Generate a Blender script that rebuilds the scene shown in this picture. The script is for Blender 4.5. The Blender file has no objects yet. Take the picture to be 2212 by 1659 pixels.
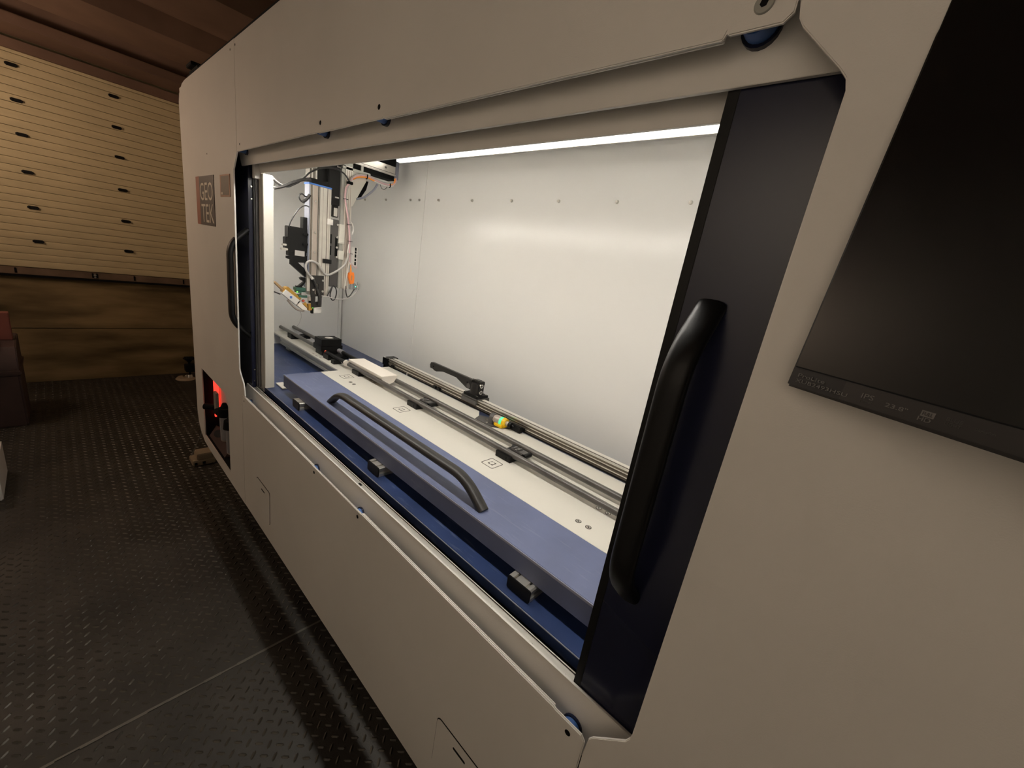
import bpy, bmesh, math, random
from mathutils import Vector, Matrix
random.seed(7)
SC = bpy.context.scene
COL = SC.collection
D = 0.46          # metres per layout unit (camera to cabinet front)
H = 1.38          # camera height above the floor (layout z = 0)

# ------------------------------------------------------------------ camera, world, exposure
cam_data = bpy.data.cameras.new('camera')
cam = bpy.data.objects.new('camera', cam_data)
COL.objects.link(cam)
R0 = (0.72966263, 0.66590138, 0.15545997)
R1 = (0.29277499, -0.09877482, -0.9510659)
R2 = (-0.61796056, 0.73947203, -0.26703157)
mw = Matrix.Identity(4)
for r in range(3):
    mw[r][0] = R0[r]; mw[r][1] = -R1[r]; mw[r][2] = -R2[r]
mw[2][3] = H
cam.matrix_world = mw
cam_data.sensor_fit = 'HORIZONTAL'
cam_data.sensor_width = 36.0
cam_data.lens = 853.95 / 2212 * 36.0
cam_data.clip_start = 0.01
SC.camera = cam
SC.view_settings.view_transform = 'Standard'
SC.view_settings.look = 'None'
SC.view_settings.gamma = 1.0
SC.view_settings.use_curve_mapping = False
SC.view_settings.exposure = 0.0
world = bpy.data.worlds.new('world')
SC.world = world
world.use_nodes = True
world.node_tree.nodes['Background'].inputs[0].default_value = (0, 0, 0, 1)
LED_STRENGTH = 76.0
REAR_STRENGTH = 4.5
LED_COLOUR = (1.0, 0.955, 0.87)

def lamp(name, loc, rot, sx, sy, watts, colour):
    l = bpy.data.lights.new(name, 'AREA')
    l.shape = 'RECTANGLE'; l.size = sx; l.size_y = sy; l.energy = watts; l.color = colour; l.spread = math.radians(115)
    o = bpy.data.objects.new(name, l); COL.objects.link(o)
    o.location = loc; o.rotation_euler = rot
    return o

# added fill lights, out of view, washing the opposite wall to brighten the cabinet
lamp('fill_light', (0.15, -0.36, 2.0), (math.radians(-50), 0, 0), 1.6, 0.2, 6.8, (1.0, 0.89, 0.78))
lamp('fill_light', (-2.7, -0.36, 2.0), (math.radians(-50), 0, 0), 1.6, 0.2, 3.4, (1.0, 0.85, 0.70))

pl = bpy.data.lights.new('end_lamp', 'POINT'); pl.energy = 13.0; pl.color = (1.0, 0.74, 0.56); pl.shadow_soft_size = 0.12
po = bpy.data.objects.new('end_lamp', pl); COL.objects.link(po); po.location = (-8.0 * D, -1.45 * D, 1.1 * D + H)

# ------------------------------------------------------------------ materials
def lin(c):
    return tuple(((v / 255) / 12.92 if v / 255 <= 0.04045 else ((v / 255 + 0.055) / 1.055) ** 2.4) for v in c)

def mat(name, col, rough=0.5, metal=0.0, spec=0.5, noise=0.0, nscale=8.0, bump=0.0, bscale=200.0,
        emit=None, estr=0.0, trans=0.0, scratch=0.0, scol=(0.3, 0.34, 0.42), rnoise=0.0, stretch=None):
    m = bpy.data.materials.new(name); m.use_nodes = True
    nt = m.node_tree; b = nt.nodes['Principled BSDF']
    b.inputs['Base Color'].default_value = (*col, 1)
    b.inputs['Roughness'].default_value = rough
    b.inputs['Metallic'].default_value = metal
    b.inputs['Specular IOR Level'].default_value = spec
    if trans: b.inputs['Transmission Weight'].default_value = trans
    if emit:
        b.inputs['Emission Color'].default_value = (*emit, 1)
        b.inputs['Emission Strength'].default_value = estr
    geo = None
    if noise or bump or scratch or rnoise:
        geo = nt.nodes.new('ShaderNodeNewGeometry')
        vec = geo.outputs['Position']
        if stretch:
            mp = nt.nodes.new('ShaderNodeMapping'); mp.inputs['Scale'].default_value = stretch
            nt.links.new(vec, mp.inputs['Vector']); vec = mp.outputs['Vector']
    src = None
    if noise:
        n = nt.nodes.new('ShaderNodeTexNoise'); n.inputs['Scale'].default_value = nscale; n.inputs['Detail'].default_value = 6
        nt.links.new(vec, n.inputs['Vector'])
        r = nt.nodes.new('ShaderNodeValToRGB')
        r.color_ramp.elements[0].position = 0.3; r.color_ramp.elements[1].position = 0.72
        r.color_ramp.elements[0].color = (*[c * (1 - noise) for c in col], 1)
        r.color_ramp.elements[1].color = (*[min(1, c * (1 + noise)) for c in col], 1)
        nt.links.new(n.outputs['Fac'], r.inputs['Fac']); src = r.outputs['Color']
        nt.links.new(src, b.inputs['Base Color'])
    if scratch:
        # fine scuffs: thin stretched noise in the paint
        mp2 = nt.nodes.new('ShaderNodeMapping'); mp2.inputs['Scale'].default_value = (14, 120, 40); mp2.inputs['Rotation'].default_value = (0, 0, 0.5)
        nt.links.new(geo.outputs['Position'], mp2.inputs['Vector'])
        n2 = nt.nodes.new('ShaderNodeTexNoise'); n2.inputs['Scale'].default_value = 1.0; n2.inputs['Detail'].default_value = 5
        nt.links.new(mp2.outputs['Vector'], n2.inputs['Vector'])
        r2 = nt.nodes.new('ShaderNodeValToRGB'); r2.color_ramp.elements[0].position = 0.60; r2.color_ramp.elements[1].position = 0.80
        r2.color_ramp.elements[0].color = (0, 0, 0, 1); r2.color_ramp.elements[1].color = (scratch, scratch, scratch, 1)
        nt.links.new(n2.outputs['Fac'], r2.inputs['Fac'])
        mx = nt.nodes.new('ShaderNodeMixRGB'); mx.inputs['Color1'].default_value = (*col, 1); mx.inputs['Color2'].default_value = (*scol, 1)
        if src: nt.links.new(src, mx.inputs['Color1'])
        nt.links.new(r2.outputs['Color'], mx.inputs['Fac'])
        nt.links.new(mx.outputs['Color'], b.inputs['Base Color'])
    if rnoise:
        n4 = nt.nodes.new('ShaderNodeTexNoise'); n4.inputs['Scale'].default_value = nscale * 1.7; n4.inputs['Detail'].default_value = 4
        nt.links.new(geo.outputs['Position'], n4.inputs['Vector'])
        mr = nt.nodes.new('ShaderNodeMapRange'); mr.inputs['To Min'].default_value = max(0.02, rough - rnoise); mr.inputs['To Max'].default_value = min(1, rough + rnoise)
        nt.links.new(n4.outputs['Fac'], mr.inputs['Value']); nt.links.new(mr.outputs['Result'], b.inputs['Roughness'])
    if bump:
        n3 = nt.nodes.new('ShaderNodeTexNoise'); n3.inputs['Scale'].default_value = bscale; n3.inputs['Detail'].default_value = 3
        nt.links.new(vec, n3.inputs['Vector'])
        bp = nt.nodes.new('ShaderNodeBump'); bp.inputs['Strength'].default_value = bump; bp.inputs['Distance'].default_value = 0.002
        nt.links.new(n3.outputs['Fac'], bp.inputs['Height']); nt.links.new(bp.outputs['Normal'], b.inputs['Normal'])
    return m

M = dict(
    panel=mat('panel_paint', (0.70, 0.67, 0.625), 0.55, spec=0.3, noise=0.05, nscale=2.5, bump=0.10, bscale=600),
    inner=mat('inner_paint', (0.80, 0.79, 0.765), 0.22, spec=0.5, bump=0.03, bscale=400),
    white=mat('white_board', (0.66, 0.635, 0.57), 0.42, spec=0.4),
    foam=mat('white_foam', (0.86, 0.80, 0.72), 0.75, spec=0.2, bump=0.1, bscale=300),
    navy=mat('navy_gloss', (0.010, 0.012, 0.030), 0.22, spec=0.5),
    deck=mat('navy_deck', (0.022, 0.040, 0.115), 0.34, spec=0.5, noise=0.25, nscale=9, scratch=0.35, rnoise=0.08),
    box=mat('navy_box', (0.085, 0.108, 0.215), 0.60, spec=1.0, noise=0.15, nscale=10, scratch=0.25, rnoise=0.08),
    black=mat('black_plastic', (0.005, 0.0048, 0.0048), 0.42, spec=0.25, bump=0.05, bscale=900),
    satin=mat('black_anodised', (0.022, 0.020, 0.019), 0.40, spec=0.5, metal=0.2, bump=0.05, bscale=900),
    void=mat('black_rubber', (0.004, 0.004, 0.004), 0.85, spec=0.2),
    grey=mat('grey_plastic', (0.075, 0.07, 0.067), 0.5),
    rod=mat('carbon_rod', (0.075, 0.068, 0.062), 0.30, spec=0.6, noise=0.35, nscale=60, stretch=(0.2, 1, 1)),
    alu=mat('aluminium', (0.72, 0.69, 0.63), 0.34, metal=0.85, noise=0.06, nscale=30),
    alud=mat('dull_aluminium', (0.42, 0.42, 0.38), 0.42, metal=0.6),
    steel=mat('steel', (0.62, 0.60, 0.56), 0.25, metal=1.0),
    blue=mat('blue_plastic', (0.055, 0.17, 0.52), 0.45),
    pad=mat('blue_pad', (0.05, 0.13, 0.36), 0.5),
    orange=mat('orange_plastic', (0.95, 0.25, 0.03), 0.5),
    yellow=mat('yellow_plastic', (0.80, 0.50, 0.01), 0.40),
    bronze=mat('bronze_anodised', (0.15, 0.125, 0.10), 0.4, metal=0.5),
    taupe=mat('taupe_metal', (0.42, 0.36, 0.31), 0.4, metal=0.3),
    green=mat('green_lens', (0.10, 0.75, 0.42), 0.3, emit=(0.10, 0.9, 0.40), estr=0.35),
    pcb=mat('green_board', (0.03, 0.10, 0.07), 0.5),
    gold=mat('gold_anodised', (0.62, 0.36, 0.08), 0.3, metal=0.75),
    led_green=mat('green_led', (0.1, 0.9, 0.1), 0.3, emit=(0.2, 1.0, 0.1), estr=2.5),
    led_teal=mat('teal_led', (0.1, 0.9, 0.7), 0.3, emit=(0.1, 1.0, 0.7), estr=3.0),
    red=mat('red_cap', (0.65, 0.10, 0.05), 0.5),
    redlamp=mat('red_lamp', (0.9, 0.05, 0.04), 0.4, emit=(1.0, 0.05, 0.03), estr=1.6),
    cable_black=mat('black_cable', (0.018, 0.017, 0.017), 0.45),
    cable_grey=mat('grey_cable', (0.42, 0.40, 0.38), 0.5),
    cable_pink=mat('pink_cable', (0.62, 0.40, 0.42), 0.5),
    cable_orange=mat('orange_cable', (0.95, 0.33, 0.04), 0.5),
    cable_white=mat('white_cable', (0.75, 0.72, 0.68), 0.5),
    cable_blue=mat('slate_cable', (0.20, 0.21, 0.26), 0.5),
    led_rear=mat('led_diffuser_rear', (1, 1, 1), 0.5, emit=(1.0, 0.95, 0.86), estr=REAR_STRENGTH),
    led=mat('led_diffuser', (1, 1, 1), 0.5, emit=LED_COLOUR, estr=LED_STRENGTH),
    screen=mat('screen_glass', (0.004, 0.004, 0.004), 0.24, spec=0.5),
    bezel=mat('bezel_plastic', (0.010, 0.009, 0.009), 0.42, spec=0.4),
    sticker=mat('sticker_film', (0.014, 0.012, 0.011), 0.38, spec=0.5),
    print_grey=mat('grey_print', (0.11, 0.10, 0.092), 0.6),
    print_dim=mat('dim_print', (0.040, 0.036, 0.033), 0.6),
    print_black=mat('black_print', (0.05, 0.04, 0.032), 0.6),
    logo_dark=mat('logo_dark', (0.035, 0.022, 0.020), 0.5),
    logo_red=mat('logo_red', (0.30, 0.085, 0.045), 0.5),
    logo_white=mat('logo_white', (0.62, 0.56, 0.46), 0.5),
    brass=mat('bronze_plate', (0.085, 0.065, 0.042), 0.5, metal=0.3),
    copper=mat('copper_edge', (0.26, 0.13, 0.07), 0.5, metal=0.3),
    cream=mat('cream_slat', (0.56, 0.47, 0.29), 0.7, spec=0.2, noise=0.08, nscale=5, stretch=(1, 1, 4)),
    slatgap=mat('slat_core', (0.40, 0.33, 0.20), 0.9, spec=0.1),
    ply=mat('stained_board', (0.20, 0.145, 0.072), 0.8, spec=0.15, noise=0.75, nscale=2.2, stretch=(1, 0.7, 3.2), bump=0.15, bscale=30),
    ledge=mat('ledge_board', (0.16, 0.11, 0.075), 0.8, spec=0.2, noise=0.35, nscale=6),
    roof=mat('roof_steel', (0.17, 0.105, 0.075), 0.7, spec=0.2, noise=0.2, nscale=3),
    wallp=mat('room_paint', (0.78, 0.72, 0.63), 0.8, spec=0.2, noise=0.05, nscale=4),
    floor=mat('tread_steel', (0.036, 0.032, 0.026), 0.52, metal=0.25, spec=0.5, noise=0.45, nscale=3.2, rnoise=0.15, bump=0.2, bscale=260),
    lug=mat('lug_steel', (0.065, 0.056, 0.043), 0.42, metal=0.35, spec=0.5, noise=0.35, nscale=7),
    weld=mat('weld_steel', (0.14, 0.13, 0.11), 0.5, metal=0.5),
    casebrown=mat('case_brown', (0.060, 0.033, 0.028), 0.6, noise=0.3, nscale=5),
    wood_red=mat('red_timber', (0.24, 0.075, 0.055), 0.7, noise=0.2, nscale=9),
    wood_pale=mat('pale_timber', (0.42, 0.27, 0.14), 0.7),
    beige=mat('beige_plastic', (0.36, 0.28, 0.19), 0.6),
    clear=mat('smoky_bowl', (0.30, 0.29, 0.30), 0.2, spec=0.6),
)

# ------------------------------------------------------------------ geometry helpers (layout units)
def B(): return bmesh.new()

def box(bm, x0, x1, y0, y1, z0, z1, bev=0.0, seg=2):
    r = bmesh.ops.create_cube(bm, size=1.0)
    for v in r['verts']:
        v.co = Vector((x0 + (x1 - x0) * (v.co.x + .5), y0 + (y1 - y0) * (v.co.y + .5), z0 + (z1 - z0) * (v.co.z + .5)))
    if bev:
        es = list({e for v in r['verts'] for e in v.link_edges})
        bmesh.ops.bevel(bm, geom=es, offset=bev, segments=seg, affect='EDGES', clamp_overlap=True)
    return bm

def frame(t, hint):
    t = t.normalized(); n = hint - hint.dot(t) * t
    if n.length < 1e-5: n = t.orthogonal()
    n.normalize(); return n, t.cross(n)

def cyl(bm, p0, p1, r0, r1=None, seg=16, cap=True):
    p0, p1 = Vector(p0), Vector(p1); r1 = r0 if r1 is None else r1
    n, b = frame(p1 - p0, Vector((0.3, 0.2, 1)) if abs((p1 - p0).normalized().z) < .9 else Vector((1, 0, 0)))
    A = []; C = []
    for i in range(seg):
        a = 2 * math.pi * i / seg; d = n * math.cos(a) + b * math.sin(a)
        A.append(bm.verts.new(p0 + d * r0)); C.append(bm.verts.new(p1 + d * r1))
    for i in range(seg):
        j = (i + 1) % seg; bm.faces.new((A[i], A[j], C[j], C[i]))
    if cap: bm.faces.new(A[::-1]); bm.faces.new(C)
    return bm

def sweep(bm, pts, prof, hint):
    pts = [Vector(p) for p in pts]; hint = Vector(hint); rings = []
    for i, p in enumerate(pts):
        t = (pts[min(i + 1, len(pts) - 1)] - pts[max(i - 1, 0)])
        n, b = frame(t, hint)
        rings.append([bm.verts.new(p + b * q[0] + n * q[1]) for q in prof])
    k = len(prof)
    for a, c in zip(rings, rings[1:]):
        for i in range(k):
            j = (i + 1) % k; bm.faces.new((a[i], a[j], c[j], c[i]))
    bm.faces.new(rings[0][::-1]); bm.faces.new(rings[-1])
    return bm

def ell(a, b, k=12, p=1.0):
    o = []
    for i in range(k):
        t = 2 * math.pi * i / k; c, s = math.cos(t), math.sin(t)
        o.append((a * math.copysign(abs(c) ** p, c), b * math.copysign(abs(s) ** p, s)))
    return o

def smooth_path(pts, n=5):
    P = [Vector(p) for p in pts]; P = [P[0] * 2 - P[1]] + P + [P[-1] * 2 - P[-2]]; out = []
    for i in range(1, len(P) - 2):
        a, b, c, d = P[i - 1], P[i], P[i + 1], P[i + 2]
        for k in range(n):
            t = k / n
            out.append(.5 * ((2 * b) + (c - a) * t + (2 * a - 5 * b + 4 * c - d) * t * t + (3 * b - a - 3 * c + d) * t ** 3))
    out.append(P[-2]); return out

def round_path(pts, r, n=6):
    P = [Vector(p) for p in pts]; out = [P[0]]
    for i in range(1, len(P) - 1):
        a = (P[i - 1] - P[i]).normalized(); c = (P[i + 1] - P[i]).normalized()
        s, e = P[i] + a * r, P[i] + c * r
        for k in range(n + 1):
            t = k / n; out.append(s * (1 - t) ** 2 + P[i] * 2 * t * (1 - t) + e * t * t)
    out.append(P[-1]); return out

def cable(bm, pts, r, n=4, k=7): return sweep(bm, smooth_path(pts, n), ell(r, r, k), (0.13, 0.31, 0.94))

AX = {'x': lambda a, u, v: (a, u, v), 'y': lambda a, u, v: (u, a, v), 'z': lambda a, u, v: (u, v, a)}
def prism(bm, axis, a0, a1, outer, holes=(), bev=0.0):
    """extrude a 2-D outline (with holes) from a0 to a1 along an axis"""
    f = AX[axis]; tmp = bmesh.new(); edges = []
    for loop in [outer] + list(holes):
        vs = [tmp.verts.new(f(a0, *p)) for p in loop]
        edges += [tmp.edges.new((vs[i], vs[(i + 1) % len(vs)])) for i in range(len(vs))]
    if holes:
        bmesh.ops.triangle_fill(tmp, use_beauty=True, use_dissolve=False, edges=edges)
    else:
        tmp.faces.new(list(tmp.verts))
    r = bmesh.ops.extrude_face_region(tmp, geom=list(tmp.faces))
    dv = Vector(f(a1 - a0, 0, 0))
    for v in [g for g in r['geom'] if isinstance(g, bmesh.types.BMVert)]: v.co += dv
    bmesh.ops.recalc_face_normals(tmp, faces=list(tmp.faces))
    if bev:
        es = [e for e in tmp.edges if len(e.link_faces) == 2 and e.calc_face_angle(0) > 0.9]
        bmesh.ops.bevel(tmp, geom=es, offset=bev, segments=2, affect='EDGES', clamp_overlap=True)
    me = bpy.data.meshes.new('tmp'); tmp.to_mesh(me); tmp.free(); bm.from_mesh(me); bpy.data.meshes.remove(me)
    return bm

def rrect(u0, u1, v0, v1, r, n=4):
    o = []
    for cu, cv, a0 in ((u1 - r, v1 - r, 0), (u0 + r, v1 - r, 90), (u0 + r, v0 + r, 180), (u1 - r, v0 + r, 270)):
        for k in range(n + 1):
            a = math.radians(a0 + 90 * k / n); o.append((cu + r * math.cos(a), cv + r * math.sin(a)))
    return o

WORLD = {}
def place(o, parent, loc):
    WORLD[o.name] = Vector(loc)
    if parent is not None:
        o.parent = parent; o.location = Vector(loc) - WORLD[parent.name]
    else:
        o.location = loc

def W(p): return Vector((p[0] * D, p[1] * D, p[2] * D + H))

def mk(name, bm, m, parent=None, angle=32, base=False):
    bmesh.ops.recalc_face_normals(bm, faces=list(bm.faces))
    for v in bm.verts: v.co = W(v.co)
    lo = Vector([min(v.co[i] for v in bm.verts) for i in range(3)]); hi = Vector([max(v.co[i] for v in bm.verts) for i in range(3)])
    c = (lo + hi) / 2
    if base: c.z = lo.z
    for v in bm.verts: v.co -= c
    me = bpy.data.meshes.new(name); bm.to_mesh(me); bm.free()
    me.materials.append(m)
    if angle:
        for p in me.polygons: p.use_smooth = True
        me.set_sharp_from_angle(angle=math.radians(angle))
    o = bpy.data.objects.new(name, me); COL.objects.link(o)
    place(o, parent, c)
    return o

def thing(name, label, cat, loc, group=None):
    o = bpy.data.objects.new(name, None); COL.objects.link(o); o.empty_display_size = .05
    place(o, None, W(loc)); o['label'] = label; o['category'] = cat
    if group: o['group'] = group
    return o

def tag(o, label, cat, group=None):
    o['label'] = label; o['category'] = cat
    if group: o['group'] = group
    return o

def struct(o): o['kind'] = 'structure'; return o

def dup(root, shift, label=None):
    r = root.copy(); COL.objects.link(r); r.location = root.location + Vector(shift) * D
    WORLD[r.name] = WORLD[root.name] + Vector(shift) * D
    if label: r['label'] = label
    for ch in list(root.children):
        c = ch.copy(); COL.objects.link(c); c.parent = r; WORLD[c.name] = WORLD[ch.name] + Vector(shift) * D
        for g in ch.children:
            d = g.copy(); COL.objects.link(d); d.parent = c
    return r

def copy_part(o, shift):
    c = o.copy(); COL.objects.link(c); c.location = o.location + Vector(shift) * D
    WORLD[c.name] = WORLD[o.name] + Vector(shift) * D
    for g in o.children:
        d = g.copy(); COL.objects.link(d); d.parent = c
    return c

def text(name, s, m, parent, org, u, v, w, h, depth=0.0015, label=None):
    """flat lettering fitted into a w x h box whose lower-left corner is org (layout units)"""
    cu = bpy.data.curves.new('tmp', 'FONT'); cu.body = s; cu.extrude = 0.02; cu.resolution_u = 3
    to = bpy.data.objects.new('tmp', cu); COL.objects.link(to)
    dg = bpy.context.evaluated_depsgraph_get(); dg.update()
    me = bpy.data.meshes.new_from_object(to.evaluated_get(dg))
    bpy.data.objects.remove(to); bpy.data.curves.remove(cu)
    xs = [p.co.x for p in me.vertices]; ys = [p.co.y for p in me.vertices]
    x0, x1, y0, y1 = min(xs), max(xs), min(ys), max(ys)
    u, v = Vector(u), Vector(v); n = u.cross(v).normalized(); org = Vector(org)
    bm = bmesh.new(); bm.from_mesh(me); bpy.data.meshes.remove(me)
    for p in bm.verts:
        p.co = org + u * ((p.co.x - x0) / (x1 - x0) * w) + v * ((p.co.y - y0) / (y1 - y0) * h) + n * (depth if p.co.z > 0 else 0.0)
    o = mk(name, bm, m, parent, angle=0)
    return o

# ================================================================== ROOM
FZ = -3.0
# floor: two checker plates welded along x = -2.62, raised lugs as real relief
fl = B(); box(fl, -10.2, 3.2, -2.5, 3.3, FZ - 0.12, FZ - 0.02)
floor = struct(mk('floor', fl, M['floor'], angle=0))
for x0, x1 in ((-10.2, -2.628), (-2.612, 3.2)):
    b = B(); box(b, x0, x1, -2.5, 3.3, FZ - 0.02, FZ); mk('tread_plate', b, M['floor'], floor, angle=0)
b = B()
for i in range(60):
    y = -2.5 + i * 0.0966
    box(b, -2.629 + random.uniform(-.004, .004), -2.612 + random.uniform(-.003, .004), y, y + 0.0966, FZ - .004, FZ + random.uniform(.001, .0045))
mk('weld_seam', b, M['weld'], floor)
vs = []; fs = []
P = 0.0875; L2, W2, HH = 0.027, 0.0085, 0.0060
c45 = math.sqrt(.5)
for ix in range(-114, 12):
    for iy in range(-27, 17):
        for half in (0, 1):
            cx = -0.025 + ix * P + half * P / 2; cy = -0.0235 + iy * P + half * P / 2
            if not (-10.0 < cx < 1.0 and -2.2 < cy < 1.35): continue
            if abs(cx + 2.62) < .03: continue
            ax = (-c45, c45) if half == 0 else (c45, c45)
            nx = (-ax[1], ax[0]); k = len(vs)
            hh = HH * random.uniform(.75, 1.1)
            for a, w_ in ((-1, 0), (-.55, 1), (.55, 1), (1, 0), (.55, -1), (-.55, -1)):
                vs.append(W((cx + ax[0] * L2 * a + nx[0] * W2 * w_, cy + ax[1] * L2 * a + nx[1] * W2 * w_, FZ)))
            vs.append(W((cx - ax[0] * L2 * .6, cy - ax[1] * L2 * .6, FZ + hh))); vs.append(W((cx + ax[0] * L2 * .6, cy + ax[1] * L2 * .6, FZ + hh)))
            fs += [(k, k + 6, k + 5), (k, k + 1, k + 6), (k + 1, k + 2, k + 7, k + 6), (k + 2, k + 3, k + 7), (k + 3, k + 4, k + 7), (k + 4, k + 5, k + 6, k + 7)]
me = bpy.data.meshes.new('tread_lugs'); me.from_pydata(vs, [], fs); me.materials.append(M['lug'])
lugs = bpy.data.objects.new('tread_lugs', me); COL.objects.link(lugs); lugs['kind'] = 'stuff'
WORLD['tread_lugs'] = Vector((0, 0, 0)); lugs.parent = floor; lugs.location = -WORLD['floor']

# far end wall: stained boards below, ribbed cream panel above
b = B(); box(b, -10.35, -10.02, -2.5, 3.3, FZ, 2.45)
wl = struct(mk('wall_left', b, M['slatgap'], angle=0))
for z0, z1 in ((FZ, -2.085), (-2.075, -1.225)):
    b = B(); box(b, -10.02, -9.975, -2.5, 3.3, z0 + .003, z1, 0.004); mk('board', b, M['ply'], wl)
b = B(); box(b, -10.02, -9.955, -2.5, 3.3, -1.215, -1.105, 0.004); mk('ledge_board', b, M['ledge'], wl)
b = B(); box(b, -10.02, -9.93, -2.5, 3.3, -1.245, -1.213); mk('rubber_seal', b, M['void'], wl)
for y in (-.42, .41, .46, .93, 1.62):
    b = B(); box(b, -9.955, -9.945, y - .012, y + .012, -1.195, -1.115, .003); mk('ledge_joint', b, M['void'], wl)
b = B(); cyl(b, (-9.955, .435, -1.15), (-9.935, .435, -1.15), .018, seg=8); mk('bolt', b, M['steel'], wl)
b = B(); cyl(b, (-9.955, .435, -1.185), (-9.935, .435, -1.185), .014, seg=8); mk('bolt', b, M['steel'], wl)
pitch = 0.1055
n_slat = 29
for i in range(n_slat):
    z0 = -1.098 + i * pitch; z1 = min(z0 + pitch - 0.003, 1.90)
    if z0 > 1.88: break
    b = B(); prism(b, 'y', -2.5, 3.3, [(-10.02, z0), (-9.968, z0 + .003), (-9.965, z0 + .012), (-9.965, z1 - .006), (-9.969, z1), (-10.02, z1)])
    mk('slat', b, M['cream'], wl, angle=20)
cl = None
for y in (-.14, .89, -1.17, 1.92):
    for z in (-.69, -.19, .31, .815, 1.26, 1.705):
        if cl is None:
            b = B(); box(b, -9.965, -9.945, y - .055, y + .055, z - .024, z + .024, .008)
            box(b, -9.945, -9.935, y - .06, y - .03, z - .016, z + .016, .004); box(b, -9.945, -9.935, y + .03, y + .06, z - .016, z + .016, .004)
            cl = mk('slat_clip', b, M['black'], wl); c0 = (y, z)
        else: copy_part(cl, (0, y - c0[0], z - c0[1]))
# header beams and corrugated roof (corrugations run across the room)
b = B(); box(b, -10.02, -9.90, -2.5, 3.3, 1.90, 2.03, .006); h = struct(mk('trim_1', b, M['roof']))
b = B()
prof = []
x = -10.4; zc = 2.20
while x < 3.2:
    prof += [(x, zc), (x + .95, zc), (x + 1.10, zc + .20), (x + 1.62, zc + .20), (x + 1.77, zc)]
    x += 1.77
prof = [p for p in prof if p[0] < 3.3]
outl = prof + [(p[0], p[1] + .03) for p in reversed(prof)]
prism(b, 'y', -2.5, 3.3, outl)
struct(mk('ceiling', b, M['roof'], angle=20))
b = B(); box(b, -9.92, -9.25, -2.5, 3.3, 2.06, 2.19, .01); struct(mk('trim_2', b, M['roof']))
b = B(); box(b, -10.2, 3.2, -1.85, -1.75, FZ, 2.45); struct(mk('wall_front', b, M['wallp'], angle=0))
b = B(); box(b, 3.2, 3.35, -2.62, 3.3, FZ, 2.45); struct(mk('wall_right', b, M['ledge'], angle=0))
b = B(); box(b, -10.2, 3.2, 3.3, 3.42, FZ, 2.45); struct(mk('wall_back', b, M['wallp'], angle=0))

# ================================================================== CABINET
YB = 2.65; DECK = -1.344; XL = -5.58; XR = 0.75; MX0 = -5.8; MX1 = 1.75; TOPZ = 1.274; BOTZ = -2.54
cab = thing('scanner_cabinet', 'long pale grey scanner cabinet with a brightly lit open sample chamber', 'cabinet', ((MX0 + MX1) / 2, 1.85, FZ))
# front sheets
T = 0.010
lp = [(-3.888, TOPZ), (-3.888, .551), (-3.989, .435), (-3.992, .40), (-3.992, -1.19), (-3.972, -1.222), (-3.885, -1.295), (-3.866, -1.33), (-3.848, -1.405), (-3.93, -1.414), (-3.93, BOTZ),
      (-5.25, BOTZ), (-5.50, -2.525), (-5.66, -2.46), (-5.76, -2.36), (MX0, -2.22), (MX0, 1.13), (-5.76, 1.20), (-5.62, 1.262), (-5.50, TOPZ)]
cut = [(-5.455, -1.59), (-4.49, -1.585), (-4.40, -1.70), (-4.40, -2.425), (-5.455, -2.425)]
b = B(); prism(b, 'y', 1.0, 1.0 + T, lp, [cut]); left_panel = mk('left_panel', b, M['panel'], cab)
b = B(); prism(b, 'y', 1.0, 1.0 + T, [(-3.884, .551), (-2.45, .551), (-2.44, .547), (-1.80, .547), (-1.79, .552), (-1.785, .5445), (-.410, .5445), (-.405, .558), (-.401, .551), (-.300, .551), (-.284, .566), (-.284, TOPZ), (-3.884, TOPZ)], bev=.0025)
upper_panel = mk('upper_panel', b, M['panel'], cab)
b = B(); prism(b, 'y', 1.0, 1.0 + T, [(-3.926, -1.4125), (-3.15, -1.4125), (-2.42, -1.4105), (-2.415, -1.4125), (-1.775, -1.4125), (-1.768, -1.4095), (-.415, -1.4095), (-.408, -1.413), (-.300, -1.413), (-.284, -1.43), (-.284, BOTZ), (-3.926, BOTZ)], bev=.0035)
lower_panel = mk('lower_panel', b, M['panel'], cab)
b = B(); box(b, -1.768, -.415, 1.0 + T, 1.016, -1.425, -1.4095, .002); box(b, -3.84, -2.42, 1.0 + T, 1.014, -1.425, -1.4105, .002); mk('folded_lip', b, M['panel'], cab)
b = B(); box(b, -1.785, -.410, 1.0 + T, 1.018, .5445, .56, .002); mk('folded_lip', b, M['panel'], cab)
b = B(); prism(b, 'y', 1.0, 1.0 + T, [(-.280, TOPZ), (-.280, .585), (-.273, .553), (-.263, .537), (-.180, .453), (-.166, .436), (-.160, .415), (-.160, -1.245), (-.163, -1.265), (-.172, -1.287), (-.264, -1.383), (-.275, -1.402), (-.280, -1.47), (-.280, BOTZ), (MX1, BOTZ), (MX1, TOPZ)], bev=.002)
mk('right_panel', b, M['panel'], cab)
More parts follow.
